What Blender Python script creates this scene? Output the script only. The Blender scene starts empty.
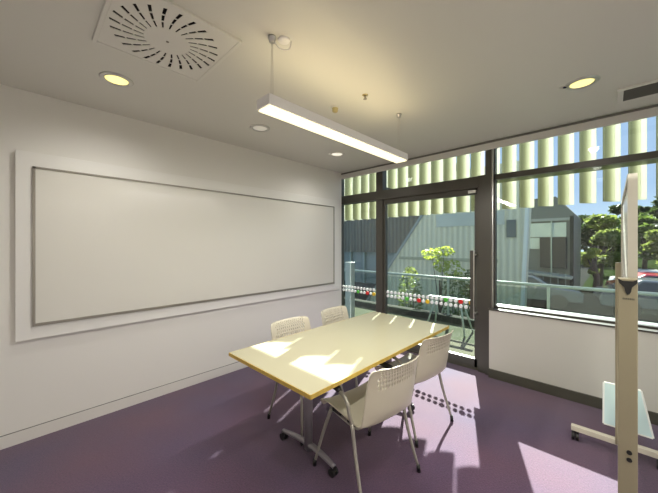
import bpy, bmesh, math, random
from mathutils import Vector, Matrix
random.seed(7)
PI = math.pi
sc = bpy.context.scene
col = sc.collection

# ------------------------------------------------------------------ materials
def nodes(name):
    m = bpy.data.materials.new(name); m.use_nodes = True
    nt = m.node_tree
    return m, nt, nt.nodes['Principled BSDF'], nt.nodes['Material Output']

def pmat(name, c, rough=.5, metal=0, bump=0, bscale=200, var=0, vscale=3, coat=0, spec=.5, trans=0, emis=None, estr=0):
    m, nt, b, out = nodes(name)
    c4 = (*c, 1)
    b.inputs['Base Color'].default_value = c4
    b.inputs['Roughness'].default_value = rough
    b.inputs['Metallic'].default_value = metal
    b.inputs['Coat Weight'].default_value = coat
    b.inputs['Coat Roughness'].default_value = .08
    b.inputs['Specular IOR Level'].default_value = spec
    tc = nt.nodes.new('ShaderNodeTexCoord')
    if var:
        n = nt.nodes.new('ShaderNodeTexNoise'); n.inputs['Scale'].default_value = vscale; n.inputs['Detail'].default_value = 4
        r = nt.nodes.new('ShaderNodeMix'); r.data_type = 'RGBA'
        r.inputs[6].default_value = (*[max(0, x*(1-var)) for x in c], 1)
        r.inputs[7].default_value = (*[min(1, x*(1+var)) for x in c], 1)
        nt.links.new(tc.outputs['Object'], n.inputs['Vector'])
        nt.links.new(n.outputs['Fac'], r.inputs[0]); nt.links.new(r.outputs[2], b.inputs['Base Color'])
    if bump:
        n = nt.nodes.new('ShaderNodeTexNoise'); n.inputs['Scale'].default_value = bscale; n.inputs['Detail'].default_value = 3
        bp = nt.nodes.new('ShaderNodeBump'); bp.inputs['Strength'].default_value = bump; bp.inputs['Distance'].default_value = .002
        nt.links.new(tc.outputs['Object'], n.inputs['Vector'])
        nt.links.new(n.outputs['Fac'], bp.inputs['Height']); nt.links.new(bp.outputs['Normal'], b.inputs['Normal'])
    if emis:
        b.inputs['Emission Color'].default_value = (*emis, 1); b.inputs['Emission Strength'].default_value = estr
    return m

def glass_mat(name, tint=(.9, .96, .94), refl=.08, k=.28):
    m, nt, b, out = nodes(name); nt.nodes.remove(b)
    t = nt.nodes.new('ShaderNodeBsdfTransparent'); t.inputs['Color'].default_value = (*tint, 1)
    g = nt.nodes.new('ShaderNodeBsdfGlossy'); g.inputs['Roughness'].default_value = .01
    lw = nt.nodes.new('ShaderNodeLayerWeight'); lw.inputs['Blend'].default_value = .25
    mm = nt.nodes.new('ShaderNodeMath'); mm.operation = 'MULTIPLY_ADD'
    mm.inputs[1].default_value = k; mm.inputs[2].default_value = refl*.5
    mx = nt.nodes.new('ShaderNodeMixShader')
    nt.links.new(lw.outputs['Fresnel'], mm.inputs[0]); nt.links.new(mm.outputs[0], mx.inputs[0])
    nt.links.new(t.outputs[0], mx.inputs[1]); nt.links.new(g.outputs[0], mx.inputs[2]); nt.links.new(mx.outputs[0], out.inputs['Surface'])
    return m

def translucent_mat(name, c, ct, clear=.1, k=.6, rough=.3):
    m, nt, b, out = nodes(name)
    b.inputs['Base Color'].default_value = (*c, 1); b.inputs['Roughness'].default_value = rough
    tl = nt.nodes.new('ShaderNodeBsdfTranslucent'); tl.inputs['Color'].default_value = (*ct, 1)
    tr = nt.nodes.new('ShaderNodeBsdfTransparent'); tr.inputs['Color'].default_value = (*ct, 1)
    m1 = nt.nodes.new('ShaderNodeMixShader'); m1.inputs[0].default_value = k
    m2 = nt.nodes.new('ShaderNodeMixShader'); m2.inputs[0].default_value = clear
    nt.links.new(b.outputs[0], m1.inputs[1]); nt.links.new(tl.outputs[0], m1.inputs[2])
    nt.links.new(m1.outputs[0], m2.inputs[1]); nt.links.new(tr.outputs[0], m2.inputs[2]); nt.links.new(m2.outputs[0], out.inputs['Surface'])
    return m

def carpet_mat():
    m, nt, b, out = nodes('purple_carpet')
    tc = nt.nodes.new('ShaderNodeTexCoord')
    big = nt.nodes.new('ShaderNodeTexNoise'); big.inputs['Scale'].default_value = 1.3; big.inputs['Detail'].default_value = 2
    fine = nt.nodes.new('ShaderNodeTexNoise'); fine.inputs['Scale'].default_value = 95; fine.inputs['Detail'].default_value = 4; fine.inputs['Roughness'].default_value = .7
    r1 = nt.nodes.new('ShaderNodeValToRGB')
    r1.color_ramp.elements[0].position = .33; r1.color_ramp.elements[0].color = (.082, .039, .100, 1)
    r1.color_ramp.elements[1].position = .68; r1.color_ramp.elements[1].color = (.112, .041, .084, 1)
    r2 = nt.nodes.new('ShaderNodeValToRGB')
    r2.color_ramp.elements[0].position = .3; r2.color_ramp.elements[0].color = (.62, .62, .66, 1)
    r2.color_ramp.elements[1].position = .72; r2.color_ramp.elements[1].color = (1.25, 1.25, 1.25, 1)
    mx = nt.nodes.new('ShaderNodeMix'); mx.data_type = 'RGBA'; mx.blend_type = 'MULTIPLY'; mx.inputs[0].default_value = 1
    bp = nt.nodes.new('ShaderNodeBump'); bp.inputs['Strength'].default_value = .5; bp.inputs['Distance'].default_value = .004
    L = nt.links.new
    L(tc.outputs['Object'], big.inputs['Vector']); L(tc.outputs['Object'], fine.inputs['Vector'])
    L(big.outputs['Fac'], r1.inputs[0]); L(fine.outputs['Fac'], r2.inputs[0])
    L(r1.outputs[0], mx.inputs[6]); L(r2.outputs[0], mx.inputs[7]); L(mx.outputs[2], b.inputs['Base Color'])
    L(fine.outputs['Fac'], bp.inputs['Height']); L(bp.outputs['Normal'], b.inputs['Normal'])
    b.inputs['Roughness'].default_value = .95; b.inputs['Specular IOR Level'].default_value = .15
    b.inputs['Sheen Weight'].default_value = .34; b.inputs['Sheen Roughness'].default_value = .6; b.inputs['Sheen Tint'].default_value = (.86, .95, .93, 1)
    return m

def rib_mat(name, c1, c2, scale, axis='X'):
    m, nt, b, out = nodes(name)
    tc = nt.nodes.new('ShaderNodeTexCoord'); w = nt.nodes.new('ShaderNodeTexWave'); w.bands_direction = axis
    w.inputs['Scale'].default_value = scale; w.inputs['Distortion'].default_value = .2
    r = nt.nodes.new('ShaderNodeMix'); r.data_type = 'RGBA'; r.inputs[6].default_value = (*c1, 1); r.inputs[7].default_value = (*c2, 1)
    bp = nt.nodes.new('ShaderNodeBump'); bp.inputs['Strength'].default_value = .8; bp.inputs['Distance'].default_value = .05
    L = nt.links.new
    L(tc.outputs['Object'], w.inputs['Vector']); L(w.outputs['Fac'], r.inputs[0]); L(r.outputs[2], b.inputs['Base Color'])
    L(w.outputs['Fac'], bp.inputs['Height']); L(bp.outputs['Normal'], b.inputs['Normal'])
    b.inputs['Roughness'].default_value = .5
    return m

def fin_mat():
    """frosted glass; sun glow painted in as an olive-to-pale ramp across the blade"""
    m = translucent_mat('frosted_glass_glow_ramp', (.3, .3, .2), (.3, .3, .2), .04, .6)
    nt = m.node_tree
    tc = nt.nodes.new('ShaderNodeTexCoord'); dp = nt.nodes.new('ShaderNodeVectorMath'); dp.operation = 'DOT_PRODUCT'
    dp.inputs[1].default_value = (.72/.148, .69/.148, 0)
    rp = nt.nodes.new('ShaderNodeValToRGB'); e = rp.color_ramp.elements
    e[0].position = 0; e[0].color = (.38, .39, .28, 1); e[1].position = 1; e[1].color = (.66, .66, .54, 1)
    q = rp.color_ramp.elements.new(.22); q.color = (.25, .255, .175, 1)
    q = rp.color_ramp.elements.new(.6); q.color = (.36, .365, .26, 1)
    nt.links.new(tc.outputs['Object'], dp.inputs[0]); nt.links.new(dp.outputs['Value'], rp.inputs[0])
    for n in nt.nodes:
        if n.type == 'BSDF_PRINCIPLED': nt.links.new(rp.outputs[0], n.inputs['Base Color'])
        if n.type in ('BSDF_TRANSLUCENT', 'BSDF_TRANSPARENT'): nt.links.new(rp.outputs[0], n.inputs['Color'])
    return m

def leaf_mat(name, c, ct):
    m, nt, b, out = nodes(name)
    b.inputs['Base Color'].default_value = (*c, 1); b.inputs['Roughness'].default_value = .5
    tl = nt.nodes.new('ShaderNodeBsdfTranslucent'); tl.inputs['Color'].default_value = (*ct, 1)
    mx = nt.nodes.new('ShaderNodeMixShader'); mx.inputs[0].default_value = .45
    nt.links.new(b.outputs[0], mx.inputs[1]); nt.links.new(tl.outputs[0], mx.inputs[2]); nt.links.new(mx.outputs[0], out.inputs['Surface'])
    return m

M = dict(
    wall=pmat('white_wall_paint', (.80, .785, .745), .75, bump=.08, bscale=300),
    ceil=pmat('ceiling_paint', (.70, .69, .635), .38, bump=.05, bscale=60, spec=.35),
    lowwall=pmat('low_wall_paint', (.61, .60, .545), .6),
    carpet=carpet_mat(),
    skirt=pmat('dark_skirting', (.075, .072, .055), .45),
    white_skirt=pmat('white_skirting', (.76, .74, .70), .5),
    gap=pmat('shadow_gap', (.16, .155, .14), .8),
    frame=pmat('dark_window_metal', (.085, .08, .068), .38, .3),
    blind=pmat('blind_box_grey', (.66, .65, .61), .5),
    glass=glass_mat('window_glass', (.91, .965, .94)),
    clear=glass_mat('balustrade_glass', (.78, .84, .81), .03, .12),
    board=pmat('whiteboard_enamel', (.74, .725, .665), .24, coat=.12),
    boardframe=pmat('board_surround', (.82, .81, .775), .45),
    alu=pmat('anodised_aluminium', (.32, .30, .26), .35, .6),
    alu_light=pmat('light_aluminium', (.62, .61, .58), .3, .8),
    steel=pmat('brushed_steel', (.55, .54, .52), .3, .9),
    top=pmat('cream_laminate', (.50, .475, .325), .25, coat=.15, spec=.5),
    ply=pmat('plywood_edge', (.58, .40, .08), .5, var=.35, vscale=30),
    legmetal=pmat('grey_table_metal', (.30, .28, .30), .35, .5),
    black=pmat('black_plastic', (.012, .012, .012), .45),
    shell=pmat('beige_plastic_shell', (.62, .575, .455), .3, spec=.5),
    chairleg=pmat('painted_chair_tube', (.40, .38, .33), .35, .4),
    lightbody=pmat('white_light_housing', (.84, .83, .83), .4),
    diffuser=pmat('lit_diffuser', (.9, .88, .7), .5, emis=(1, .86, .52), estr=1.45),
    lamp=pmat('lit_downlight', (.9, .88, .5), .5, emis=(1, .84, .28), estr=1.3),
    lampdim=pmat('downlight_lens', (.9, .88, .8), .3, emis=(1, .92, .75), estr=.75),
    lampoff=pmat('faint_downlight_lens', (.75, .74, .68), .3, emis=(1, .93, .78), estr=.22),
    ventwhite=pmat('vent_white', (.72, .71, .66), .45),
    ventdark=pmat('vent_dark', (.015, .014, .012), .9),
    ventgrey=pmat('vent_slat_grey', (.17, .17, .155), .6),
    brass=pmat('yellowed_plastic', (.50, .42, .20), .5),
    cream=pmat('cream_board_frame', (.33, .295, .195), .38, .25),
    creamlight=pmat('pale_foot_bar', (.64, .60, .49), .4, .1),
    paleblue=pmat('pale_blue_panel', (.62, .82, .86), .3),
    paleblue_edge=pmat('white_panel_edge', (.85, .9, .88), .4),
    red=pmat('red_dot', (.75, .02, .02), .5), yellow=pmat('yellow_dot', (.85, .55, .02), .5),
    green=pmat('green_dot', (.1, .55, .05), .5), wdot=pmat('white_dot', (.9, .9, .9), .5),
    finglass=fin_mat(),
    finglow=translucent_mat('painted_edge_glow', (.8, .8, .72), (.64, .64, .58), .08, .6),  # pale colour stands for the sun's glow on the fin edge
    shelf=translucent_mat('olive_shelf_glass', (.20, .22, .10), (.34, .38, .20), .35, .4),
    deck=pmat('sunlit_deck_paving', (.110, .110, .072), .95, spec=.05, var=.15, vscale=2),
    ledge=pmat('white_outer_ledge', (.30, .33, .30), .4),
    kerb=pmat('kerb_stone', (.05, .053, .042), .95, spec=.05),
    ground=pmat('car_park_asphalt', (.035, .037, .034), 1, var=.2, vscale=.6, spec=0),
    grass=pmat('lawn_green', (.022, .034, .012), 1, spec=0, var=.4, vscale=1.5),
    clad=rib_mat('pale_green_cladding', (.64, .61, .42), (.82, .78, .55), 1.5),
    bluedark=pmat('blue_grey_glazing', (.25, .30, .28), .2, var=.3, vscale=.6),
    darkclad=rib_mat('dark_timber_cladding', (.13, .118, .085), (.19, .172, .125), 1.1),
    gable=pmat('dark_grey_gable', (.17, .18, .15), .6),
    glazing=pmat('pale_green_glazing', (.42, .52, .46), .15, var=.35, vscale=.8),
    paleframe=pmat('pale_green_metal', (.30, .37, .33), .4, .2),
    bark=pmat('bark', (.07, .055, .04), .9),
    leaf1=leaf_mat('yellow_green_leaf', (.26, .34, .05), (.50, .58, .08)),
    leaf2=leaf_mat('mid_green_leaf', (.07, .12, .03), (.15, .22, .04)),
    leaf3=leaf_mat('dark_green_leaf', (.035, .055, .025), (.05, .08, .02)),
    leaf4=leaf_mat('olive_leaf', (.14, .18, .05), (.28, .34, .08)),
    pot=pmat('grey_planter', (.22, .25, .24), .6),
    carwhite=pmat('white_car_paint', (.75, .76, .76), .2, coat=.6), carred=pmat('red_car_paint', (.45, .02, .04), .2, coat=.6),
    cargrey=pmat('grey_car_paint', (.14, .16, .18), .2, coat=.6), tyre=pmat('tyre_rubber', (.015, .015, .015), .8),
    carglass=pmat('car_glass', (.03, .04, .05), .05),
)

# ------------------------------------------------------------------ mesh helpers
def obj(name, bm, m, parent=None, smooth=False, bevel=0, mods=None):
    me = bpy.data.meshes.new(name)
    bmesh.ops.recalc_face_normals(bm, faces=bm.faces)
    bm.to_mesh(me); bm.free()
    for x in (m if isinstance(m, (list, tuple)) else [m]): me.materials.append(x)
    if smooth:
        for p in me.polygons: p.use_smooth = True
    o = bpy.data.objects.new(name, me); col.objects.link(o)
    if parent: o.parent = parent
    if bevel:
        b = o.modifiers.new('bevel', 'BEVEL'); b.width = bevel; b.segments = 2; b.limit_method = 'ANGLE'
    return o

def thing(name, label, cat, loc=(0, 0, 0), rz=0, group=None):
    o = bpy.data.objects.new(name, None); col.objects.link(o); o.empty_display_size = .1
    o.location = loc; o.rotation_euler = (0, 0, rz)
    o['label'] = label; o['category'] = cat
    if group: o['group'] = group
    return o

def tag(o, label, cat, group=None):
    o['label'] = label; o['category'] = cat
    if group: o['group'] = group
    return o

def struct(name, bm, m, parent=None, **k):
    o = obj(name, bm, m, parent, **k)
    if not parent: o['kind'] = 'structure'
    return o

def box(bm, x0, x1, y0, y1, z0, z1, mi=0):
    vs = [bm.verts.new((x, y, z)) for x in (x0, x1) for y in (y0, y1) for z in (z0, z1)]
    for f in ((0, 1, 3, 2), (4, 6, 7, 5), (0, 4, 5, 1), (2, 3, 7, 6), (0, 2, 6, 4), (1, 5, 7, 3)):
        fc = bm.faces.new([vs[i] for i in f]); fc.material_index = mi
    return vs

def B(*a):
    bm = bmesh.new(); box(bm, *a); return bm

def tube(bm, pts, r, n=10, cap=True, sx=1.0):
    """swept tube; r scalar or list; sx widens the section sideways"""
    pts = [Vector(p) for p in pts]
    rs = r if isinstance(r, (list, tuple)) else [r]*len(pts)
    rings = []; prev = None
    for i, p in enumerate(pts):
        t = (pts[min(i+1, len(pts)-1)] - pts[max(i-1, 0)]).normalized()
        if prev is None:
            up = Vector((0, 0, 1)) if abs(t.z) < .9 else Vector((0, 1, 0))
            a = t.cross(up).normalized()
        else:
            a = (prev - t*prev.dot(t)).normalized()
        prev = a; b = t.cross(a)
        rings.append([bm.verts.new(p + (a*math.cos(2*PI*k/n)*sx + b*math.sin(2*PI*k/n))*rs[i]) for k in range(n)])
    for i in range(len(rings)-1):
        for k in range(n):
            bm.faces.new([rings[i][k], rings[i][(k+1) % n], rings[i+1][(k+1) % n], rings[i+1][k]])
    if cap:
        bm.faces.new(rings[0]); bm.faces.new(rings[-1][::-1])

def T(pts, r, n=10, sx=1.0):
    bm = bmesh.new(); tube(bm, pts, r, n, True, sx); return bm

def lathe(prof, n=28, c=(0, 0, 0), bm=None):
    bm = bm or bmesh.new()
    rings = []
    for r, z in prof:
        if r < 1e-5: rings.append([bm.verts.new((c[0], c[1], c[2]+z))])
        else: rings.append([bm.verts.new((c[0]+r*math.cos(2*PI*k/n), c[1]+r*math.sin(2*PI*k/n), c[2]+z)) for k in range(n)])
    for a, b in zip(rings, rings[1:]):
        for k in range(n):
            k2 = (k+1) % n
            if len(a) == 1 and len(b) == 1: continue
            if len(a) == 1: bm.faces.new([a[0], b[k], b[k2]])
            elif len(b) == 1: bm.faces.new([a[k], a[k2], b[0]])
            else: bm.faces.new([a[k], a[k2], b[k2], b[k]])
    return bm

def curve_pts(ctrl, n=8):
    """Catmull-Rom through control points"""
    c = [Vector(p) for p in ctrl]; c = [c[0]*2-c[1]] + c + [c[-1]*2-c[-2]]
    out = []
    for i in range(1, len(c)-2):
        for k in range(n):
            t = k/n
            out.append(.5*((2*c[i]) + (c[i+1]-c[i-1])*t + (2*c[i-1]-5*c[i]+4*c[i+1]-c[i+2])*t*t + (3*c[i]-c[i-1]-3*c[i+1]+c[i+2])*t**3))
    out.append(c[-2]); return out

def copy_tree(o, parent=None):
    c = o.copy(); col.objects.link(c)
    if parent: c.parent = parent
    for ch in list(o.children): copy_tree(ch, c)
    return c

# ------------------------------------------------------------------ room shell
XR, YB, H = 4.7, -4.7, 2.7
struct('floor', B(-.15, XR+.1, YB-.1, .19, -.12, 0), M['carpet'])
struct('wall_left', B(-.16, 0, YB, .0, 0, H), M['wall'])
struct('trim_9', B(-.16, -.125, 0, .19, 0, H), M['frame'])
struct('wall_right', B(XR, XR+.12, YB, .12, 0, H), M['wall'])
struct('wall_back', B(-.15, XR+.12, YB-.12, YB, 0, H), M['wall'])
# ceiling with a recess for the square diffuser and the slot diffuser (solid slab, fittings are surface set)
struct('ceiling', B(-.15, XR+.12, YB-.12, .12, H, H+.2), M['ceil'])
struct('wall_front', B(2.245, XR, 0, .19, 0, .765), M['lowwall'], bevel=.004)
struct('trim_1', B(0, XR, .0, .02, 2.60, H-.012), M['blind'])               # blind box along the window head
struct('trim_2', B(0, XR, -.012, .0, 2.672, 2.690), M['gap'])
struct('trim_3', B(2.238, XR, -.012, .10, .765, .780), M['frame'])           # dark sill nosing
struct('baseboard_front', B(2.245, XR, -.018, 0, 0, .098), M['skirt'])
struct('baseboard_left', B(0, .008, YB, 0, 0, .092), M['white_skirt'])
struct('trim_4', B(0, .004, YB, 0, .092, .097), M['gap'])
struct('trim_5', B(2.195, 2.258, .04, .20, 0, H-.0), M['frame'])
struct('trim_8', B(2.112, 2.195, .06, .19, 0, 2.33), M['frame'])                # dark column between door and window
# lighter slim reveal on window side of the column
struct('trim_6', B(2.258, 2.272, .06, .16, .78, 2.69), M['alu_light'])
# threshold
struct('trim_7', B(-.125, 2.115, .085, .30, 0, .03), M['skirt'])

# big window (fixed pane under a transom)
w = thing('window_1', '', ''); del w['label'], w['category']; w['kind'] = 'structure'
bm = bmesh.new(); box(bm, 2.275, XR, .10, .17, 2.265, 2.325); box(bm, 2.275, XR, .10, .17, .78, .80); box(bm, 2.275, XR, .10, .14, 2.688, 2.70)
box(bm, 2.256, 2.285, .10, .17, .78, 2.68)
obj('window_frame', bm, M['frame'], w)
obj('window_pane', B(2.28, XR, .132, .138, .80, 2.27), M['glass'], w)
obj('window_pane', B(2.28, XR,   .132, .138, 2.32, 2.68), M['glass'], w)
obj('window_ledge', B(2.20, XR+.3, .19, .34, .735, .79), M['ledge'], w)
# glazed side panel left of the door
w = thing('window_2', '', ''); del w['label'], w['category']; w['kind'] = 'structure'
bm = bmesh.new(); box(bm, -.125, -.085, .06, .17, 0, 2.69); box(bm, -.125, .665, .08, .17, .03, .12)
obj('window_frame', bm, M['frame'], w)
obj('window_pane', B(-.09, .66, .122, .128, .12, 2.2), M['glass'], w)
# transom windows above
w = thing('window_3', '', ''); del w['label'], w['category']; w['kind'] = 'structure'
bm = bmesh.new(); box(bm, -.125, 2.12, .06, .18, 2.19, 2.325); box(bm, -.125, 2.12, .10, .14, 2.688, 2.70)
obj('window_frame', bm, M['frame'], w)
obj('mullion', B(.645, .765, .07, .18, .0, 2.69), M['frame'], w)
obj('window_pane', B(-.09, .65, .128, .134, 2.32, 2.68), M['glass'], w)
obj('window_pane', B(.765, 2.12, .128, .134, 2.32, 2.68), M['glass'], w)
# glass door
d = thing('door_1', '', ''); del d['label'], d['category']; d['kind'] = 'structure'
bm = bmesh.new(); box(bm, .765, .80, .09, .15, .03, 2.19); box(bm, 2.062, 2.12, .09, .15, .03, 2.19)
box(bm, .80, 2.09, .09, .15, .03, .13); box(bm, .80, 2.09, .09, .15, 2.12, 2.19)
obj('door_frame', bm, M['frame'], d)
obj('window_pane', B(.80, 2.07, .115, .125, .13, 2.12), M['glass'], d)
hd = obj('door_handle', B(2.028, 2.066, .030, .052, .62, 1.44), M['frame'], d, bevel=.003)
obj('grip_edge', B(2.066, 2.078, .030, .052, .62, 1.44), M['alu_light'], hd)
for z in (.69, 1.39):
    obj('handle_bracket', T([(2.065, .045, z), (2.10, .10, z)], .013, 10), M['steel'], hd, smooth=True)
obj('door_sensor', B(2.0, 2.09, .045, .06+.03, 2.13, 2.165), M['alu_light'], d, bevel=.003)
# manifestation dots across door and side glass: two rows
def dots(x0, x1, parent):
    bms = {k: bmesh.new() for k in ('wdot', 'red', 'yellow', 'green')}
    x = x0; i = 0
    while x < x1:
        for row, z in enumerate((.797, .737)):
            k = 'wdot'; r = .022
            q = (i*7 + row*5) % 29
            if q == 3: k = 'red'; r = .029
            elif q == 11: k = 'green'; r = .027
            elif q == 17: k = 'yellow'; r = .029
            n = 12
            vs = [bms[k].verts.new((x + r*math.cos(2*PI*j/n), .108, z + r*math.sin(2*PI*j/n))) for j in range(n)]
            vb = [bms[k].verts.new((v.co.x, .1145, v.co.z)) for v in vs]
            bms[k].faces.new(vs); bms[k].faces.new(vb[::-1])
            for j in range(n): bms[k].faces.new([vs[j], vb[j], vb[(j+1) % n], vs[(j+1) % n]])
        x += .0625; i += 1
    for k, nm in (('wdot', 'white dots'), ('red', 'red dots'), ('yellow', 'yellow dots'), ('green', 'green dots')):
        o = obj('dot_band', bms[k], M[k], parent); o['label'] = nm
dots(.83, 2.04, d)
dots(-.05, .63, bpy.data.objects['window_2'])

# ------------------------------------------------------------------ whiteboard on left wall
wb = thing('whiteboard', 'long whiteboard in a wide white surround on the left wall', 'whiteboard', (.002, -1.92, .8))
o = obj('surround', B(0, .038, -1.812, 1.818, -.016, 1.425), M['boardframe'], wb, bevel=.002)
o = obj('writing_surface', B(.038, .044, -1.715, 1.685, .095, 1.31), M['board'], wb)
bm = bmesh.new()
y0, y1, z0, z1, t = -1.722, 1.691, .084, 1.316, .013
box(bm, .038, .054, y0, y1, z0, z0+t+.008); box(bm, .038, .052, y0, y1, z1-t, z1)
box(bm, .038, .052, y0, y0+t+.004, z0, z1); box(bm, .038, .052, y1-t, y1, z0, z1)
obj('metal_rim', bm, M['alu'], wb)

# ------------------------------------------------------------------ table
tb = thing('meeting_table', 'rectangular cream-topped meeting table on grey castered T legs, chairs drawn up', 'table', (1.70, -1.765, 0))
TX, TY = .435, .90
bm = bmesh.new(); box(bm, -TX+.004, TX-.004, -TY+.004, TY-.004, .711, .735)
obj('tabletop', bm, M['top'], tb)
bm = bmesh.new()
for (a, b, c, e) in ((-TX, TX, -TY, -TY+.004), (-TX, TX, TY-.004, TY), (-TX, -TX+.004, -TY+.004, TY-.004), (TX-.004, TX, -TY+.004, TY-.004)):
    box(bm, a, b, c, e, .7105, .7345)
obj('edge_band', bm, M['ply'], tb)
bm = bmesh.new(); box(bm, -.025, .025, -.56, .56, .655, .69); obj('under_beam', bm, M['legmetal'], tb)
for s, yy in ((-1, -.52), (1, .52)):
    lg = obj('leg', T([(0, yy, .06), (0, yy, .69)], .024, 14, 1.5), M['legmetal'], tb, smooth=True)
    obj('top_plate', B(-.30, .30, yy-.03, yy+.03, .69, .7105), M['legmetal'], lg, bevel=.004)
    pts = curve_pts([(-.29, yy, .062), (-.15, yy, .085), (0, yy, .098), (.15, yy, .085), (.25, yy, .062)], 5)
    obj('foot', T(pts, [.015+.007*(1-abs(p.x)/.29) for p in pts], 12), M['legmetal'], lg, smooth=True)
    for cx in (-.282, .242):
        bm = bmesh.new()
        for dy in (-.014, .014):
            m2 = Matrix.Translation((cx, yy+dy, .026)) @ Matrix.Rotation(PI/2, 4, 'X')
            bmesh.ops.create_cone(bm, cap_ends=True, segments=18, radius1=.026, radius2=.026, depth=.016, matrix=m2)
        box(bm, cx-.018, cx+.018, yy-.010, yy+.010, .03, .062)
        obj('caster', bm, M['black'], lg, smooth=False)

# ------------------------------------------------------------------ chair
def shell_mesh():
    prof = curve_pts([(0, .235, .405), (0, .222, .432), (0, .16, .446), (0, .02, .436), (0, -.11, .422), (0, -.178, .430),
                      (0, -.216, .49), (0, -.236, .585), (0, -.25, .68), (0, -.268, .755), (0, -.284, .792), (0, -.306, .806)], 8)
    nv = len(prof)-1; nu = 56
    bm = bmesh.new(); G = []
    for j, p in enumerate(prof):
        v = j/nv
        # half width along the profile
        if v < .10: hw = .20 + .03*math.sin(v/.10*PI/2)
        elif v < .5: hw = .23
        else: hw = .23 - .018*((v-.5)/.5)**1.5
        if v > .86:
            q = (v-.86)/.14; hw -= .05*(1-math.sqrt(max(0, 1-q*q)))
        row = []
        for i in range(nu+1):
            u = i/nu*2-1; e = abs(u)**3
            x = u*hw; y = p.y; z = p.z
            if v < .48: z += .022*e*min(1, v/.1); 
            if .40 < v: y += .035*e*min(1, (v-.40)/.15)
            row.append(bm.verts.new((x, y, z)))
        G.append(row)
    for j in range(nv):
        v = j/nv
        for i in range(nu):
            if .71 < v < .90 and 7 <= i < nu-7:
                # staggered slots across the upper back
                r = int((v-.71)*nv)
                if r % 3 != 2 and (i + (r//3)) % 3 == 0: continue
            bm.faces.new([G[j][i], G[j][i+1], G[j+1][i+1], G[j+1][i]])
    return bm

def make_chair():
    t = thing('chair', 'x', 'chair', (0, 0, 0), 0, 'chairs drawn up to the meeting table')
    s = obj('seat_shell', shell_mesh(), M['shell'], t, smooth=True)
    so = s.modifiers.new('thick', 'SOLIDIFY'); so.thickness = .007; so.offset = 0
    # under-seat frame
    bm = bmesh.new()
    tube(bm, curve_pts([(-.185, .17, .405), (-.185, -.06, .392), (-.14, -.10, .392), (.14, -.10, .392), (.185, -.06, .392), (.185, .17, .405)], 5), .011, 10)
    tube(bm, [(-.185, .15, .405), (.185, .15, .405)], .010, 10)
    obj('seat_frame', bm, M['chairleg'], t, smooth=True)
    for sx in (-1, 1):
        obj('seat_pad', B(sx*.19-.012, sx*.19+.012, .05, .13, .408, .428), M['black'], t)
        obj('seat_pad', B(sx*.19-.012, sx*.19+.012, -.09, -.02, .404, .422), M['black'], t)
    for sx in (-1, 1):
        for fy in (1, -1):
            if fy == 1: a, b, c = (sx*.195, .15, .41), (sx*.228, .205, .22), (sx*.262, .245, .03)
            else: a, b, c = (sx*.232, -.10, .44), (sx*.240, -.145, .25), (sx*.255, -.215, .03)
            pts = curve_pts([a, b, c], 5)
            l = obj('leg', T(pts, [.0125-.003*i/10 for i in range(len(pts))], 12), M['chairleg'], t, smooth=True)
            fp = obj('foot_cap', T([(c[0], c[1], .045), (c[0]+sx*.002, c[1]+fy*.004, 0)], [.0125, .0135], 12), M['black'], l, smooth=True)
        pts = curve_pts([(sx*.232, -.10, .44), (sx*.246, -.092, .50), (sx*.250, -.082, .555), (sx*.250, -.045, .59), (sx*.249, .01, .603), (sx*.248, .09, .612)], 6)
        a = obj('armrest', T(pts, .0115, 12), M['chairleg'], t, smooth=True)
        obj('arm_pad', T([(sx*.25, -.01, .603), (sx*.248, .015, .614), (sx*.247, .10, .622), (sx*.247, .14, .618)], [.012, .019, .019, .012], 12, 1.2), M['black'], a, smooth=True)
    return t
chair = make_chair()
CH = [  # x, y, rot (front = +y local), label
    (2.074, -2.085, PI/2 - math.radians(9), 'beige plastic chair nearest the camera, its slotted back seen from behind'),
    (2.02, -1.37, PI/2 - math.radians(7), 'beige plastic chair on the window side of the nearest chair, close to the glass door'),
    (1.33, -1.96, -PI/2 - math.radians(2), 'beige chair on the whiteboard side, near end, sunlit corner on its back'),
    (1.30, -1.30, -PI/2 + math.radians(4), 'beige chair on the whiteboard side, far end, back beside the glass'),
]
for i, (x, y, rz, lb) in enumerate(CH):
    c = chair if i == 0 else copy_tree(chair)
    c.location = (x, y, 0); c.rotation_euler = (0, 0, rz); c['label'] = lb

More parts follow.
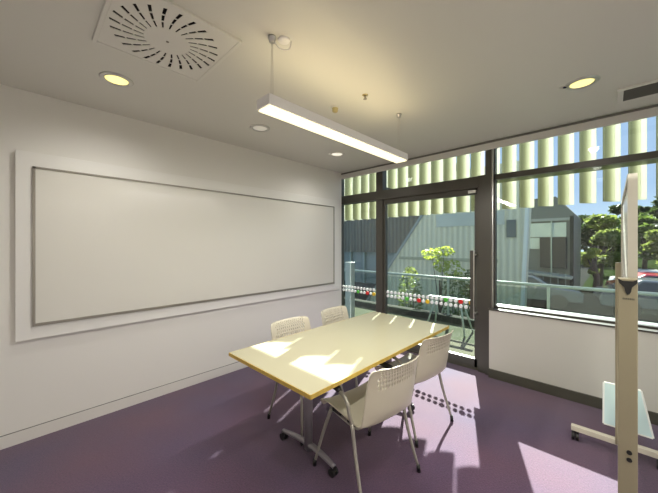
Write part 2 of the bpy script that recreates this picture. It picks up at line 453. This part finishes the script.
# ------------------------------------------------------------------ mobile board, seen nearly edge-on
mb = thing('mobile_whiteboard', 'mobile whiteboard on cream castered stand, seen edge-on by the window', 'whiteboard', (3.30, -1.38, 0))
def post(y):
    p = obj('post', B(-.023, .031, y-.03, y+.03, .085, 1.385), M['cream'], mb, bevel=.003)
    return p
for y in (-.68, .655):
    p = post(y)
    fb = obj('foot', B(-.27, .29, y-.022, y+.022, .075, .112), M['creamlight'], mb, bevel=.003)
    for sx in (-.245, .20):
        bm = bmesh.new()
        for dx in (-.013, .013):
            bmesh.ops.create_cone(bm, cap_ends=True, segments=18, radius1=.031, radius2=.031, depth=.016,
                                  matrix=Matrix.Translation((sx+dx, y, .031)) @ Matrix.Rotation(PI/2, 4, 'Y'))
        box(bm, sx-.008, sx+.008, y-.02, y+.02, .03, .075)
        obj('caster', bm, M['black'], fb)
    if y < 0:
        for z in (.72, .692):
            bm = bmesh.new()
            bmesh.ops.create_cone(bm, cap_ends=True, segments=16, radius1=.008, radius2=.008, depth=.004,
                                  matrix=Matrix.Translation((.008, y-.032, z)) @ Matrix.Rotation(PI/2, 4, 'X'))
            obj('bolt', bm, M['black'], p)
        # black horned pivot clamp badge
        bm = bmesh.new()
        out = [(-.024, 1.385), (-.020, 1.368), (-.006, 1.352), (-.003, 1.336), (.002, 1.325), (.008, 1.325), (.013, 1.336), (.015, 1.352), (.028, 1.368), (.032, 1.385), (.018, 1.376), (-.010, 1.376)]
        f_ = [bm.verts.new((a, y-.036, b)) for a, b in out]; k_ = [bm.verts.new((a, y-.030, b)) for a, b in out]
        bm.faces.new(f_); bm.faces.new(k_[::-1])
        for i in range(len(out)): bm.faces.new([f_[i], k_[i], k_[(i+1) % len(out)], f_[(i+1) % len(out)]])
        obj('pivot_badge', bm, M['black'], p)
        bm = bmesh.new()
        for i in range(7): box(bm, -.010+i*.0048, -.0070+i*.0048, y-.0308, y-.0298, 1.304, 1.311)
        obj('small_lettering', bm, M['skirt'], p)
bd = obj('board_frame', bmesh.new(), pmat('cream_grey_frame', (.50, .48, .40), .4, .2), mb)
bm = bmesh.new()
def ring(x0, x1, y0, y1, z0, z1, r, t):
    def rr(y0, y1, z0, z1, r):
        P = []
        for cy, cz, a0 in ((y1-r, z1-r, 0), (y0+r, z1-r, 90), (y0+r, z0+r, 180), (y1-r, z0+r, 270)):
            for k in range(7):
                a = math.radians(a0 + 15*k); P.append((cy + r*math.cos(a), cz + r*math.sin(a)))
        return P
    Po, Pi = rr(y0, y1, z0, z1, r), rr(y0+t, y1-t, z0+t, z1-t, max(.004, r-t))
    L = [[bm.verts.new((x, a, b)) for a, b in P] for x, P in ((x0, Po), (x1, Po), (x0, Pi), (x1, Pi))]
    n = len(Po)
    for i in range(n):
        j = (i+1) % n
        bm.faces.new([L[0][i], L[0][j], L[1][j], L[1][i]]); bm.faces.new([L[2][i], L[3][i], L[3][j], L[2][j]])
        bm.faces.new([L[0][i], L[2][i], L[2][j], L[0][j]]); bm.faces.new([L[1][i], L[1][j], L[3][j], L[3][i]])
ring(.006, .034, -.63, .60, .93, 1.805, .03, .022)
me = bd.data; bm.to_mesh(me); bm.free()
obj('board_panel', B(.013, .027, -.61, .58, .95, 1.785), M['board'], mb)
for y0, y1 in ((-.655, -.625), (.595, .63)):
    obj('pivot_pin', T([(.018, y0, 1.37), (.018, y1, 1.37)], .012, 12), M['steel'], mb, smooth=True)
obj('cross_rail', B(-.01, .02, -.65, .625, .112, .150), M['cream'], mb, bevel=.003)

# pale blue panel standing on the far foot of the board
pb = thing('leaning_panel', 'pale blue panel with white edge behind the mobile whiteboard post, above its foot bar', 'panel', (3.30, -.70, 0))
Q = [(-.085, .06, .1578), (.168, .06, .1578), (.115, .16, .435), (-.085, .16, .435)]
bm = bmesh.new(); nrm = Vector((0, -.9, .43)).normalized()*.006
fv = [bm.verts.new(Vector(q)+nrm) for q in Q]; bv = [bm.verts.new(Vector(q)) for q in Q]
bm.faces.new(fv); bm.faces.new(bv[::-1])
for i in range(4): bm.faces.new([fv[i], bv[i], bv[(i+1) % 4], fv[(i+1) % 4]])
obj('panel_face', bm, M['paleblue'], pb)
bm = bmesh.new()
for i in range(4): tube(bm, [Q[i], Q[(i+1) % 4]], .0075, 8)
obj('panel_edge', bm, M['paleblue_edge'], pb)

# ------------------------------------------------------------------ ceiling fittings
# pendant linear light
LZ = 2.272
pl = thing('pendant_light', 'long white linear pendant light hung over the table, lit underneath', 'light', (1.86, -2.02, LZ))
bm = bmesh.new(); box(bm, -.062, .062, -.752, .752, .008, .066)
obj('housing', bm, M['lightbody'], pl, bevel=.003)
obj('diffuser', B(-.052, .052, -.744, .744, 0, .008), M['diffuser'], pl)
obj('uplight_lens', B(-.035, .035, -.70, .70, .066, .068), pmat('uplight_lens', (.9, .8, .5), .5, emis=(1, .78, .30), estr=1.2), pl)
for yy in (-.69, .70):
    for dx in (-.010, .010):
        obj('suspension_wire', T([(dx, yy, .066), (dx*.6, yy, H-LZ-.02)], .0016, 6), M['steel'], pl)
    cup = obj('ceiling_cup', lathe([(0, -.03), (.018, -.03), (.018, -.012), (.024, -.010), (.024, 0), (0, 0)], 20, (0, yy, H-LZ)), M['steel'], pl, smooth=True)
rose = obj('ceiling_rose', lathe([(0, -.022), (.028, -.012), (.034, -.008), (.036, 0), (0, 0)], 28, (.03, -.63, H-LZ)), M['lightbody'], pl, smooth=True)
pts = curve_pts([(.0, -.69, .42), (.035, -.665, .36), (.075, -.63, .35), (.075, -.61, .405)], 6)
obj('power_cable', T([(p.x, p.y, min(p.z, .42)) for p in pts], .003, 8), M['lightbody'], pl, smooth=True)

def downlight(x, y, lb, mat, power):
    t = thing('downlight', lb, 'light', (x, y, H), 0, 'round recessed downlights')
    obj('trim_ring', lathe([(.070, -.002), (.076, -.010), (.092, -.009), (.102, -.003), (.103, 0), (.070, 0)], 36), M['alu_light'] if mat != 'lampdim' else M['ventwhite'], t, smooth=True)
    obj('lens', lathe([(0, -.006), (.058, -.0045), (.071, -.002), (.071, 0), (0, 0)], 32), M[mat], t, smooth=True)
    l = bpy.data.lights.new('downlight_lamp', 'SPOT'); l.energy = power; l.spot_size = math.radians(165); l.spot_blend = .9; l.shadow_soft_size = .05
    l.color = (1, .965, .90)
    lo = bpy.data.objects.new('lamp', l); col.objects.link(lo); lo.parent = t; lo.location = (0, 0, -.02)
    return t
DP = 31
downlight(.69, -3.225, 'lit round ceiling downlight near the square air diffuser', 'lamp', DP)
downlight(3.10, -.855, 'lit round ceiling downlight near the window and the slot vent', 'lamp', DP)
downlight(.672, -2.017, 'round ceiling downlight glowing dimly left of the pendant light', 'lampoff', DP*.15)
downlight(.654, -.831, 'lit round ceiling downlight closest to the far corner', 'lampdim', DP*.8)
downlight(3.10, -3.225, 'added fill downlight behind the camera, unseen', 'lamp', DP)  # made-up lamp, added out of view to lift the room's brightness
downlight(3.10, -2.02, 'added fill downlight above the camera, unseen', 'lamp', DP)  # also an added, unseen fill lamp

# square swirl diffuser
sd = thing('swirl_diffuser', 'square white swirl air diffuser in the ceiling with radial slots', 'vent', (1.405, -3.115, H))
def plate_with_slots():
    """square plate built from wedges, radial slots left open"""
    bm = bmesh.new(); N = 24; S = .285; ri, ro = .118, .272; z0, z1 = -.012, -.006
    def sq(a, r=S):
        c, s = math.cos(a), math.sin(a); k = r/max(abs(c), abs(s)); return (c*k, s*k)
    sub = 8
    tot = N*sub
    rad = [0.0, .04, ri, .163, .171, .216, .224, ro]
    V = {}
    def vert(k, i):
        a = 2*PI*k/tot
        if i < len(rad):
            r = rad[i]; aa = a + .16*(r-ri)/.16 if r > ri else a     # slight swirl
            x, y = r*math.cos(aa), r*math.sin(aa)
        else:
            aa = a + .16*(ro-ri)/.16; x, y = sq(aa)
        key = (k % tot, i)
        if i == 0: key = (0, 0); x = y = 0
        if key not in V: V[key] = bm.verts.new((x, y, z0))
        return V[key]
    for k in range(tot):
        for i in range(len(rad)):
            slot = i in (2, 4, 6) or (i in (2, 3, 4, 5, 6) and i not in (3, 5))
            if slot and k % sub in (0, 1): continue
            q = [vert(k, i), vert(k+1, i), vert(k+1, i+1), vert(k, i+1)]
            q2 = []
            for v_ in q:
                if v_ not in q2: q2.append(v_)
            if len(q2) >= 3: bm.faces.new(q2)
    return bm
o = obj('slotted_plate', plate_with_slots(), M['ventwhite'], sd)
so = o.modifiers.new('thick', 'SOLIDIFY'); so.thickness = .003; so.offset = 0
bm = bmesh.new()
for a in ((-.305, .305, -.305, -.283), (-.305, .305, .283, .305), (-.305, -.283, -.283, .283), (.283, .305, -.283, .283)): box(bm, a[0], a[1], a[2], a[3], -.016, 0)
obj('edge_frame', bm, M['ventwhite'], sd, bevel=.003)
obj('plenum', B(-.283, .283, -.283, .283, -.0015, 0), M['ventdark'], sd)
bm = bmesh.new()
for k in range(24):
    a = 2*PI*(k*8+1.8)/192 + .16
    c, s = math.cos(a), math.sin(a)
    P = [Vector((c*.11, s*.11, -.010)), Vector((c*.255-s*.03, s*.255+c*.03, -.010))]
    n = Vector((-s, c, 0))*.008
    f4 = [bm.verts.new(P[0]-n*.6+Vector((0, 0, .006))), bm.verts.new(P[1]-n+Vector((0, 0, .006))), bm.verts.new(P[1]+n*.2), bm.verts.new(P[0]+n*.2)]
    bm.faces.new(f4)
o = obj('deflector_blades', bm, M['ventgrey'], sd); so = o.modifiers.new('thick', 'SOLIDIFY'); so.thickness = .0012
obj('centre_screw', lathe([(0, -.0165), (.006, -.016), (.009, -.013), (.009, -.012), (0, -.012)], 16), M['alu'], sd, smooth=True)

# slot vent
sv = thing('slot_vent', 'white framed rectangular air grille in the ceiling by the window', 'vent', (3.95, -.41, H))
bm = bmesh.new()
for a in ((-.66, .66, -.145, -.12), (-.66, .66, .12, .145), (-.66, -.625, -.12, .12), (.625, .66, -.12, .12)): box(bm, a[0], a[1], a[2], a[3], -.018, 0)
obj('edge_frame', bm, M['ventwhite'], sv, bevel=.003)
obj('backing', B(-.625, .625, -.12, .12, -.002, 0), M['ventgrey'], sv)
bm = bmesh.new()
for i in range(11):
    y = -.11+i*.022; v = box(bm, -.625, .625, y, y+.004, -.015, -.003)
obj('slats', bm, M['ventgrey'], sv)

# smoke detector, sprinklers, sensor
sm = thing('smoke_detector', 'small yellowed round detector on the ceiling right of the pendant light', 'detector', (1.535, -1.825, H))
obj('base', lathe([(0, -.012), (.036, -.012), (.038, 0), (0, 0)], 24), M['ventwhite'], sm, smooth=True)
obj('sensor_head', lathe([(0, -.046), (.018, -.045), (.024, -.038), (.024, -.016), (.028, -.012), (0, -.012)], 24), M['brass'], sm, smooth=True)
sp = thing('sprinkler_head', 'tiny dark ceiling sprinkler between the detector and the window', 'sprinkler', (1.846, -1.813, H))
obj('escutcheon', lathe([(0, -.004), (.022, -.003), (.024, 0), (0, 0)], 20), M['brass'], sp, smooth=True)
bm = lathe([(0, -.03), (.004, -.03), (.006, -.02), (.006, -.004), (0, -.004)], 12); lathe([(0, -.034), (.014, -.034), (.014, -.031), (0, -.031)], 14, bm=bm)
obj('nozzle', bm, M['alu'], sp, smooth=True)
ms = thing('motion_sensor', 'small round motion sensor with dark eye beside the window downlight', 'sensor', (3.005, -.875, H))
obj('ring', lathe([(0, -.004), (.030, -.004), (.033, 0), (0, 0)], 24), M['ventwhite'], ms, smooth=True)
obj('eye', lathe([(0, -.014), (.010, -.011), (.014, -.004), (0, -.004)], 18), pmat('dark_blue_lens', (.02, .02, .07), .15), ms, smooth=True)

# ------------------------------------------------------------------ outside: fins, shelf, deck, rail
FZ0, FZ1 = 2.02, 3.27
fin = thing('louvre_fin', 'x', 'fin', (0, 0, FZ0), 0, 'vertical frosted louvre fins hung outside the glass')
a = Vector((0, 0, 0)); dv = Vector((.72, .69, 0)); nv_ = Vector((-.69, .72, 0))
def finblade(s0, s1, th=.010):
    bm = bmesh.new(); n = 10; rows = []
    for k in range(n+1):
        s = s0 + (s1-s0)*k/n
        bow = .020*math.sin(PI*s/.205)
        p = dv*s + nv_*bow
        rows.append([bm.verts.new(p + nv_*q*th/2 + Vector((0, 0, z))) for z in (0, FZ1-FZ0) for q in (-1, 1)])
    for r0, r1 in zip(rows, rows[1:]):
        for i, j in ((0, 1), (1, 3), (3, 2), (2, 0)): bm.faces.new([r0[i], r0[j], r1[j], r1[i]])
    bm.faces.new([rows[0][i] for i in (0, 1, 3, 2)]); bm.faces.new([rows[-1][i] for i in (0, 2, 3, 1)])
    return bm
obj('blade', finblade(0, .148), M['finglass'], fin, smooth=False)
o = obj('glow_strip', finblade(.149, .203), M['finglow'], fin); o['label'] = 'pale strip painting the sun glow on the fin edge'
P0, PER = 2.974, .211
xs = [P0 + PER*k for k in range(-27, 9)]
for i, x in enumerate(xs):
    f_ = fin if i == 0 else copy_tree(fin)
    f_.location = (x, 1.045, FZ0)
    f_['label'] = 'olive frosted glass fin with sun glow painted along its edge, hanging in the row outside the windows'
sh = thing('sunshade_shelf', 'olive glass sunshade shelf running behind the hanging fins', 'shelf', (1.3, .80, 2.39))
obj('shelf_plate', B(-4.2, 3.9, -.24, .235, 0, .012), M['shelf'], sh)
obj('edge_rail', B(-4.2, 3.9, -.262, -.24, -.012, .026), M['frame'], sh)
bm = bmesh.new()
bm.free()
for x in (-.62, .88): obj('bracket', B(x-.02, x+.02, -.62, -.262, -.01, .02), M['frame'], sh)

struct('ground', B(-40, 60, 2.3, 90, -1.35, -1.25), M['ground'])
struct('deck', B(-6, 8, .19, 2.3, -.22, -.02), M['deck'])
struct('deck_kerb', B(-6, 8, 2.08, 2.3, -.02, .10), M['kerb'])

br = thing('balcony_rail', 'glass balustrade with pale metal handrail along the outer edge of the deck', 'railing', (1.3, 2.2, .10))
obj('handrail', T([(-7, 0, .74), (6.4, 0, .74)], .026, 12), M['paleframe'], br, smooth=True)
for k in range(9):
    obj('rail_post', B(-6.9+k*1.62, -6.86+k*1.62, -.02, .02, 0, .73), M['paleframe'], br)
obj('glass_panel', B(-7, 6.4, -.004, .004, .03, .68), M['clear'], br)

# white upright shaped as only the sunlit lower part of a wall end
wu = tag(obj('sunlit_wall_end', B(-.66, -.50, .86, .98, -.02, 1.15), M['ledge'], bevel=.01), 'low white upright standing for the sunlit lower wall end outside the left edge of the glass', 'post')

# trestle table outside
tt = thing('trestle', 'pale green trestle with splayed legs on the deck outside the door', 'trestle', (1.17, 1.55, -.02))
obj('top_bar', B(-.36, .36, -.035, .035, .555, .59), M['paleframe'], tt, bevel=.004)
for sx in (-1, 1):
    for sy in (-1, 1):
        obj('leg', T([(sx*.22, sy*.05, .56), (sx*.34, sy*.2, 0)], .016, 8), M['paleframe'], tt, smooth=True)

# foliage
def leaves(bm, c, rad, n, size, seed):
    rn = random.Random(seed)
    for _ in range(n):
        while True:
            v = Vector((rn.uniform(-1, 1), rn.uniform(-1, 1), rn.uniform(-1, 1)))
            if .15 < v.length < 1: break
        v = v.normalized()*(v.length**.5)
        p = Vector((c[0]+v.x*rad[0], c[1]+v.y*rad[1], c[2]+v.z*rad[2]))
        s = size*rn.uniform(.6, 1.3)
        a = Vector((rn.gauss(0, 1), rn.gauss(0, 1), rn.gauss(0, .6))).normalized(); b = a.orthogonal().normalized()
        b.rotate(Matrix.Rotation(rn.uniform(0, 2*PI), 3, a)); b *= .5
        bm.faces.new([bm.verts.new(p-a*s), bm.verts.new(p+b*s), bm.verts.new(p+a*s), bm.verts.new(p-b*s)])

def tree(name, lb, cat, x, y, z0, h, blobs, mat, n, size, seed, tr=.12, group=None, kids=4):
    t = thing(name, lb, cat, (x, y, z0), 0, group)
    rn = random.Random(seed); bm = bmesh.new()
    tube(bm, [(0, 0, 0), (tr*.4, 0, h*.35), (-tr*.3, 0, h*.7)], [tr, tr*.8, tr*.45], 8)
    for b in blobs[:kids+4]:
        tube(bm, [(0, 0, h*.35), (b[0]*.5, b[1]*.5, (h*.35+b[2])*.52), (b[0], b[1], b[2])], [tr*.5, tr*.3, tr*.12], 6)
    obj('trunk', bm, M['bark'], t, smooth=True)
    bm = bmesh.new()
    for i, b in enumerate(blobs): leaves(bm, b[:3], b[3:6], n, size, seed*31+i)
    obj('foliage', bm, M[mat], t)
    return t
# small trees & shrubs just past the deck
tree('young_tree', 'small yellow-green tree in bright sun beyond the balcony rail', 'tree', 0.0, 3.9, -1.25, 2.6,
     [(-.22, 0, 2.5, .26, .3, .15), (.12, 0, 2.58, .25, .3, .13), (.0, .1, 2.2, .2, .25, .2), (.32, .1, 2.1, .25, .25, .28)], 'leaf1', 150, .045, 3, .035)
def shrub(x, y, r, hh, mat, lb, seed, z0=-1.25):
    t = thing('shrub', lb, 'shrub', (x, y, z0), 0, 'shrubs beyond the balcony rail')
    bm = bmesh.new()
    for k in range(5): tube(bm, [(0, 0, 0), (r*.5*math.cos(k*1.3), r*.5*math.sin(k*1.3), hh*.8)], [.02, .008], 6)
    obj('stem', bm, M['bark'], t)
    bm = bmesh.new(); leaves(bm, (0, 0, hh*.55), (r, r, hh*.5), 650, .06, seed); obj('foliage', bm, M[mat], t)
shrub(-.85, 3.9, .34, 2.05, 'leaf4', 'pale olive shrub left of the small yellow-green tree', 11)
shrub(.85, 4.0, .42, 2.15, 'leaf2', 'green shrub right of the small yellow-green tree', 12)
shrub(.05, 5.0, .5, 1.9, 'leaf2', 'bushy green shrub behind the small yellow-green tree', 13)

# opposite pale building with slanting end
def prism(name, outline, y0, y1, mat, parent):
    bm = bmesh.new()
    f_ = [bm.verts.new((x, y0, z)) for x, z in outline]; k_ = [bm.verts.new((x, y1, z)) for x, z in outline]
    bm.faces.new(f_); bm.faces.new(k_[::-1])
    for i in range(len(outline)): bm.faces.new([f_[i], k_[i], k_[(i+1) % len(outline)], f_[(i+1) % len(outline)]])
    return obj(name, bm, mat, parent)
pbd = thing('building', 'pale green ribbed building with slanting end wall across from the door', 'building', (0, 8, -1.25))
prism('wall', [(-5.3, 0), (1.0, 0), (1.24, 5.6), (-1.3, 5.6)], 0, 1.0, M['clad'], pbd)
obj('glazed_band', B(-1.9, .55, -.03, 0, 3.45, 3.95), pmat('pale_blue_glazing', (.54, .56, .46), .3, var=.2, vscale=1), pbd)
obj('window_band', B(-3.6, .35, -.04, 0, 2.1, 2.22), pmat('cladding_joint', (.42, .42, .28), .6), pbd)
prism('edge_capping', [(-5.42, 0), (-5.3, 0), (-1.3, 5.6), (-1.42, 5.6)], -.05, 1.0, M['ledge'], pbd)
prism('edge_capping', [(1.0, 0), (1.09, 0), (1.33, 5.6), (1.24, 5.6)], -.06, .12, pmat('pale_capping', (.8, .82, .70), .6), pbd)
for x0 in (.62,): obj('window_pane', B(x0, x0+.28, -.05, 0, 3.0, 3.6), M['gable'], pbd)
db = thing('building', 'dark vertical-clad building seen through the glass left of the slanting wall', 'building', (-9, 13, -1.25))
obj('wall', B(-11, 5.0, 0, 3, 2.2, 8), M['darkclad'], db)
obj('glazed_band', B(-11, 5.0, .3, 3, 0, 2.2), M['bluedark'], db)
for k in range(10): obj('column', B(-8+k*1.25, -7.88+k*1.25, .1, .3, 0, 2.2), M['paleframe'], db)
gb = thing('building', 'dark grey gable-roofed building with glazed bands beside the trees', 'building', (0, 16, -1.25))
prism('wall', [(-3, 0), (1.80, 0), (1.85, 4.35), (1.10, 5.3), (-.3, 5.25), (-3, 5.25)], 0, 5, M['gable'], gb)
obj('glazed_band', B(-.3, 1.55, -.06, 0, 3.15, 3.9), M['glazing'], gb)
obj('glazed_band', B(-.3, .4, -.06, 0, 2.5, 3.1), M['glazing'], gb)
obj('dark_bay', B(.45, 1.55, -.3, 0, 1.5, 3.1), M['black'], gb)
obj('pale_band', B(-.3, 1.8, -.10, 0, 4.0, 4.15), M['ledge'], gb)
obj('column', B(1.72, 1.86, -.45, -.31, 0, 4.2), M['kerb'], gb)
obj('column', B(.93, .98, -.40, -.31, 1.2, 4.0), M['paleframe'], gb)
for k in range(7): obj('fence_post', B(-.2+k*.3, -.16+k*.3, -1.2, -1.16, 0, 1.3), M['paleframe'], gb)
prism('porch_roof', [(-.6, 1.25), (1.85, 1.05), (1.85, 1.15), (-.6, 1.38)], -1.4, 0, M['ledge'], gb)

# lawns and hedge strips on the far ground
lw_ = obj('lawn', B(1.9, 40, 18, 90, -1.25, -1.20), M['grass']); lw_['kind'] = 'structure'
# trees behind
rn = random.Random(5)
def bigtree(x, y, h, r, mat, lb, seed, n=260, size=.22, flat=.5):
    bl = []; rr = random.Random(seed)
    for k in range(9):
        a = rr.uniform(0, 2*PI); q = r*rr.uniform(.1, .8)
        bl.append((q*math.cos(a), q*math.sin(a), h*rr.uniform(.38, .92), r*rr.uniform(.3, .5), r*.4, r*rr.uniform(.22, .4)*flat*1.5))
    return tree('tree', lb, 'tree', x, y, -1.25, h, bl, mat, n, size, seed, .16, 'trees beyond the car park')
bigtree(2.7, 22, 4.6, 1.7, 'leaf4', 'sunlit green tree just right of the gable-roofed building', 21)
bigtree(4.9, 27, 5.3, 1.9, 'leaf2', 'green tree behind the mobile whiteboard post', 22)
bigtree(2.3, 32, 6.6, 2.1, 'leaf3', 'dark flat-topped pine rising right of the gable roof', 23, flat=.35)
bigtree(4.6, 36.5, 6.6, 2.0, 'leaf3', 'dark pine behind the sunlit green tree', 24, flat=.4)
bigtree(7.4, 31, 7.0, 2.0, 'leaf3', 'tall dark tree right of the mobile whiteboard', 25, flat=.8)
bigtree(8.4, 25.5, 5.2, 1.8, 'leaf2', 'green tree at the right edge of the window view', 26)
bigtree(5.6, 21, 3.6, 1.4, 'leaf4', 'low olive tree right of the mobile whiteboard post', 27)
bigtree(11.4, 33, 7.2, 2.4, 'leaf3', 'dark tree beyond the right edge of the window view', 28, flat=.7)
bigtree(2.6, 18.2, 2.6, .55, 'leaf1', 'low yellow-green bush below the sunlit tree', 29, 160, .10)
for i, (x, y, h) in enumerate(((-10, 48, 7), (-1, 50, 7.5), (4, 47, 7), (10.5, 50, 8), (16, 46, 7.5), (22, 50, 8), (29, 47, 8))):
    bigtree(x, y, h*.9, 3.0, 'leaf3', 'dark tree in the distant row on the horizon', 40+i, 170, .35, .7)

# parked cars
def make_car(x, y, rz, mat, lb):
    t = thing('car', lb, 'car', (x, y, -1.25), rz, 'cars in the car park')
    side = [(-2.1, .35), (2.1, .35), (2.15, .72), (1.95, .85), (1.1, .95), (.45, 1.38), (-.95, 1.42), (-1.65, 1.0), (-2.05, .92), (-2.15, .6)]
    bm = bmesh.new()
    L = [[bm.verts.new((px, yy*(.86 if pz > 1.1 else 1), pz)) for px, pz in side] for yy in (-.85, .85)]
    bm.faces.new(L[0]); bm.faces.new(L[1][::-1])
    for i in range(len(side)): bm.faces.new([L[0][i], L[1][i], L[1][(i+1) % len(side)], L[0][(i+1) % len(side)]])
    obj('body', bm, mat, t, bevel=.06)
    for yy in (-1, 1):
        bm = bmesh.new()
        q = [(.95, .95), (.40, 1.32), (-.90, 1.35), (-1.40, 1.0)]
        vs = [bm.verts.new((px, yy*(.86 if pz < 1.1 else .79), pz)) for px, pz in q]; vb = [bm.verts.new((v.co.x, v.co.y-yy*.05, v.co.z)) for v in vs]
        bm.faces.new(vs); bm.faces.new(vb[::-1])
        for i in range(4): bm.faces.new([vs[i], vb[i], vb[(i+1) % 4], vs[(i+1) % 4]])
        obj('side_window', bm, M['carglass'], t)
        for xx in (-1.3, 1.3):
            bm = bmesh.new(); bmesh.ops.create_cone(bm, cap_ends=True, segments=20, radius1=.33, radius2=.33, depth=.2, matrix=Matrix.Translation((xx, yy*.78, .33)) @ Matrix.Rotation(PI/2, 4, 'X'))
            obj('wheel', bm, M['tyre'], t)
make_car(4.9, 13.2, .15, M['cargrey'], 'dark grey car parked closest, right of the mobile whiteboard')
make_car(5.2, 16.3, .12, M['carred'], 'red car parked behind the closest grey car, right of the mobile whiteboard')
make_car(.2, 12.4, .2, M['cargrey'], 'dark grey car parked left of the mobile whiteboard post')
make_car(10.4, 19.4, .1, M['carwhite'], 'white car parked further right under the trees')
make_car(5.3, 19.2, .1, M['carwhite'], 'white car parked below the sunlit green tree')

# ------------------------------------------------------------------ light
sun = bpy.data.lights.new('sun', 'SUN'); sun.energy = 25; sun.angle = math.radians(.5); sun.color = (1, .965, .90)
so = bpy.data.objects.new('sun', sun); col.objects.link(so)
so.rotation_euler = Vector((.37, -1, -.745)).to_track_quat('-Z', 'Y').to_euler()
wd = bpy.data.worlds.new('sky'); sc.world = wd; wd.use_nodes = True
nt = wd.node_tree; bg = nt.nodes['Background']
tc = nt.nodes.new('ShaderNodeTexCoord'); sx = nt.nodes.new('ShaderNodeSeparateXYZ'); rp = nt.nodes.new('ShaderNodeValToRGB')
nt.links.new(tc.outputs['Generated'], sx.inputs[0]); nt.links.new(sx.outputs['Z'], rp.inputs[0]); nt.links.new(rp.outputs[0], bg.inputs['Color'])
e = rp.color_ramp.elements; e[0].position = 0; e[0].color = (.55, .66, .80, 1); e[1].position = .6; e[1].color = (.28, .38, .60, 1)
m_ = rp.color_ramp.elements.new(.14); m_.color = (.36, .48, .72, 1)
bg.inputs['Strength'].default_value = 1.5
def area(name, loc, sx, sy, e, c, parent, rx=0):
    l = bpy.data.lights.new(name, 'AREA'); l.shape = 'RECTANGLE'; l.size = sx; l.size_y = sy; l.energy = e; l.color = c
    o = bpy.data.objects.new(name, l); col.objects.link(o); o.parent = parent; o.location = loc; o.rotation_euler = (rx, 0, 0)
area('tube_lamp', (0, 0, -.004), .1, 1.45, 25, (1, .96, .90), pl)
area('uplight_lamp', (0, 0, .072), .06, 1.4, 2.2, (1, .82, .50), pl, PI)

fill_pendant = copy_tree(pl); fill_pendant.location = (4.0, -3.05, LZ); fill_pendant['label'] = 'added fill light copied from the linear pendant, unseen behind the camera'  # made-up second pendant, added unseen as fill light for the room
# ------------------------------------------------------------------ camera
cd = bpy.data.cameras.new('camera'); cam = bpy.data.objects.new('camera', cd); col.objects.link(cam)
cam.location = (3.26, -3.70, 1.518); cam.rotation_euler = (PI/2, 0, math.radians(43.8))
cd.sensor_width = 36; cd.lens = 295/658*36; cd.shift_y = -2.5/658; cd.clip_start = .05; cd.clip_end = 300
sc.camera = cam
sc.view_settings.view_transform = 'Standard'; sc.view_settings.look = 'None'; sc.view_settings.gamma = 1
sc.view_settings.exposure = .06; sc.view_settings.use_curve_mapping = False
sc.cycles.use_denoising = True
sc.cycles.max_bounces = 12; sc.cycles.diffuse_bounces = 6; sc.cycles.transparent_max_bounces = 16
sc.cycles.sample_clamp_indirect = 6
sc.cycles.caustics_reflective = False; sc.cycles.caustics_refractive = False
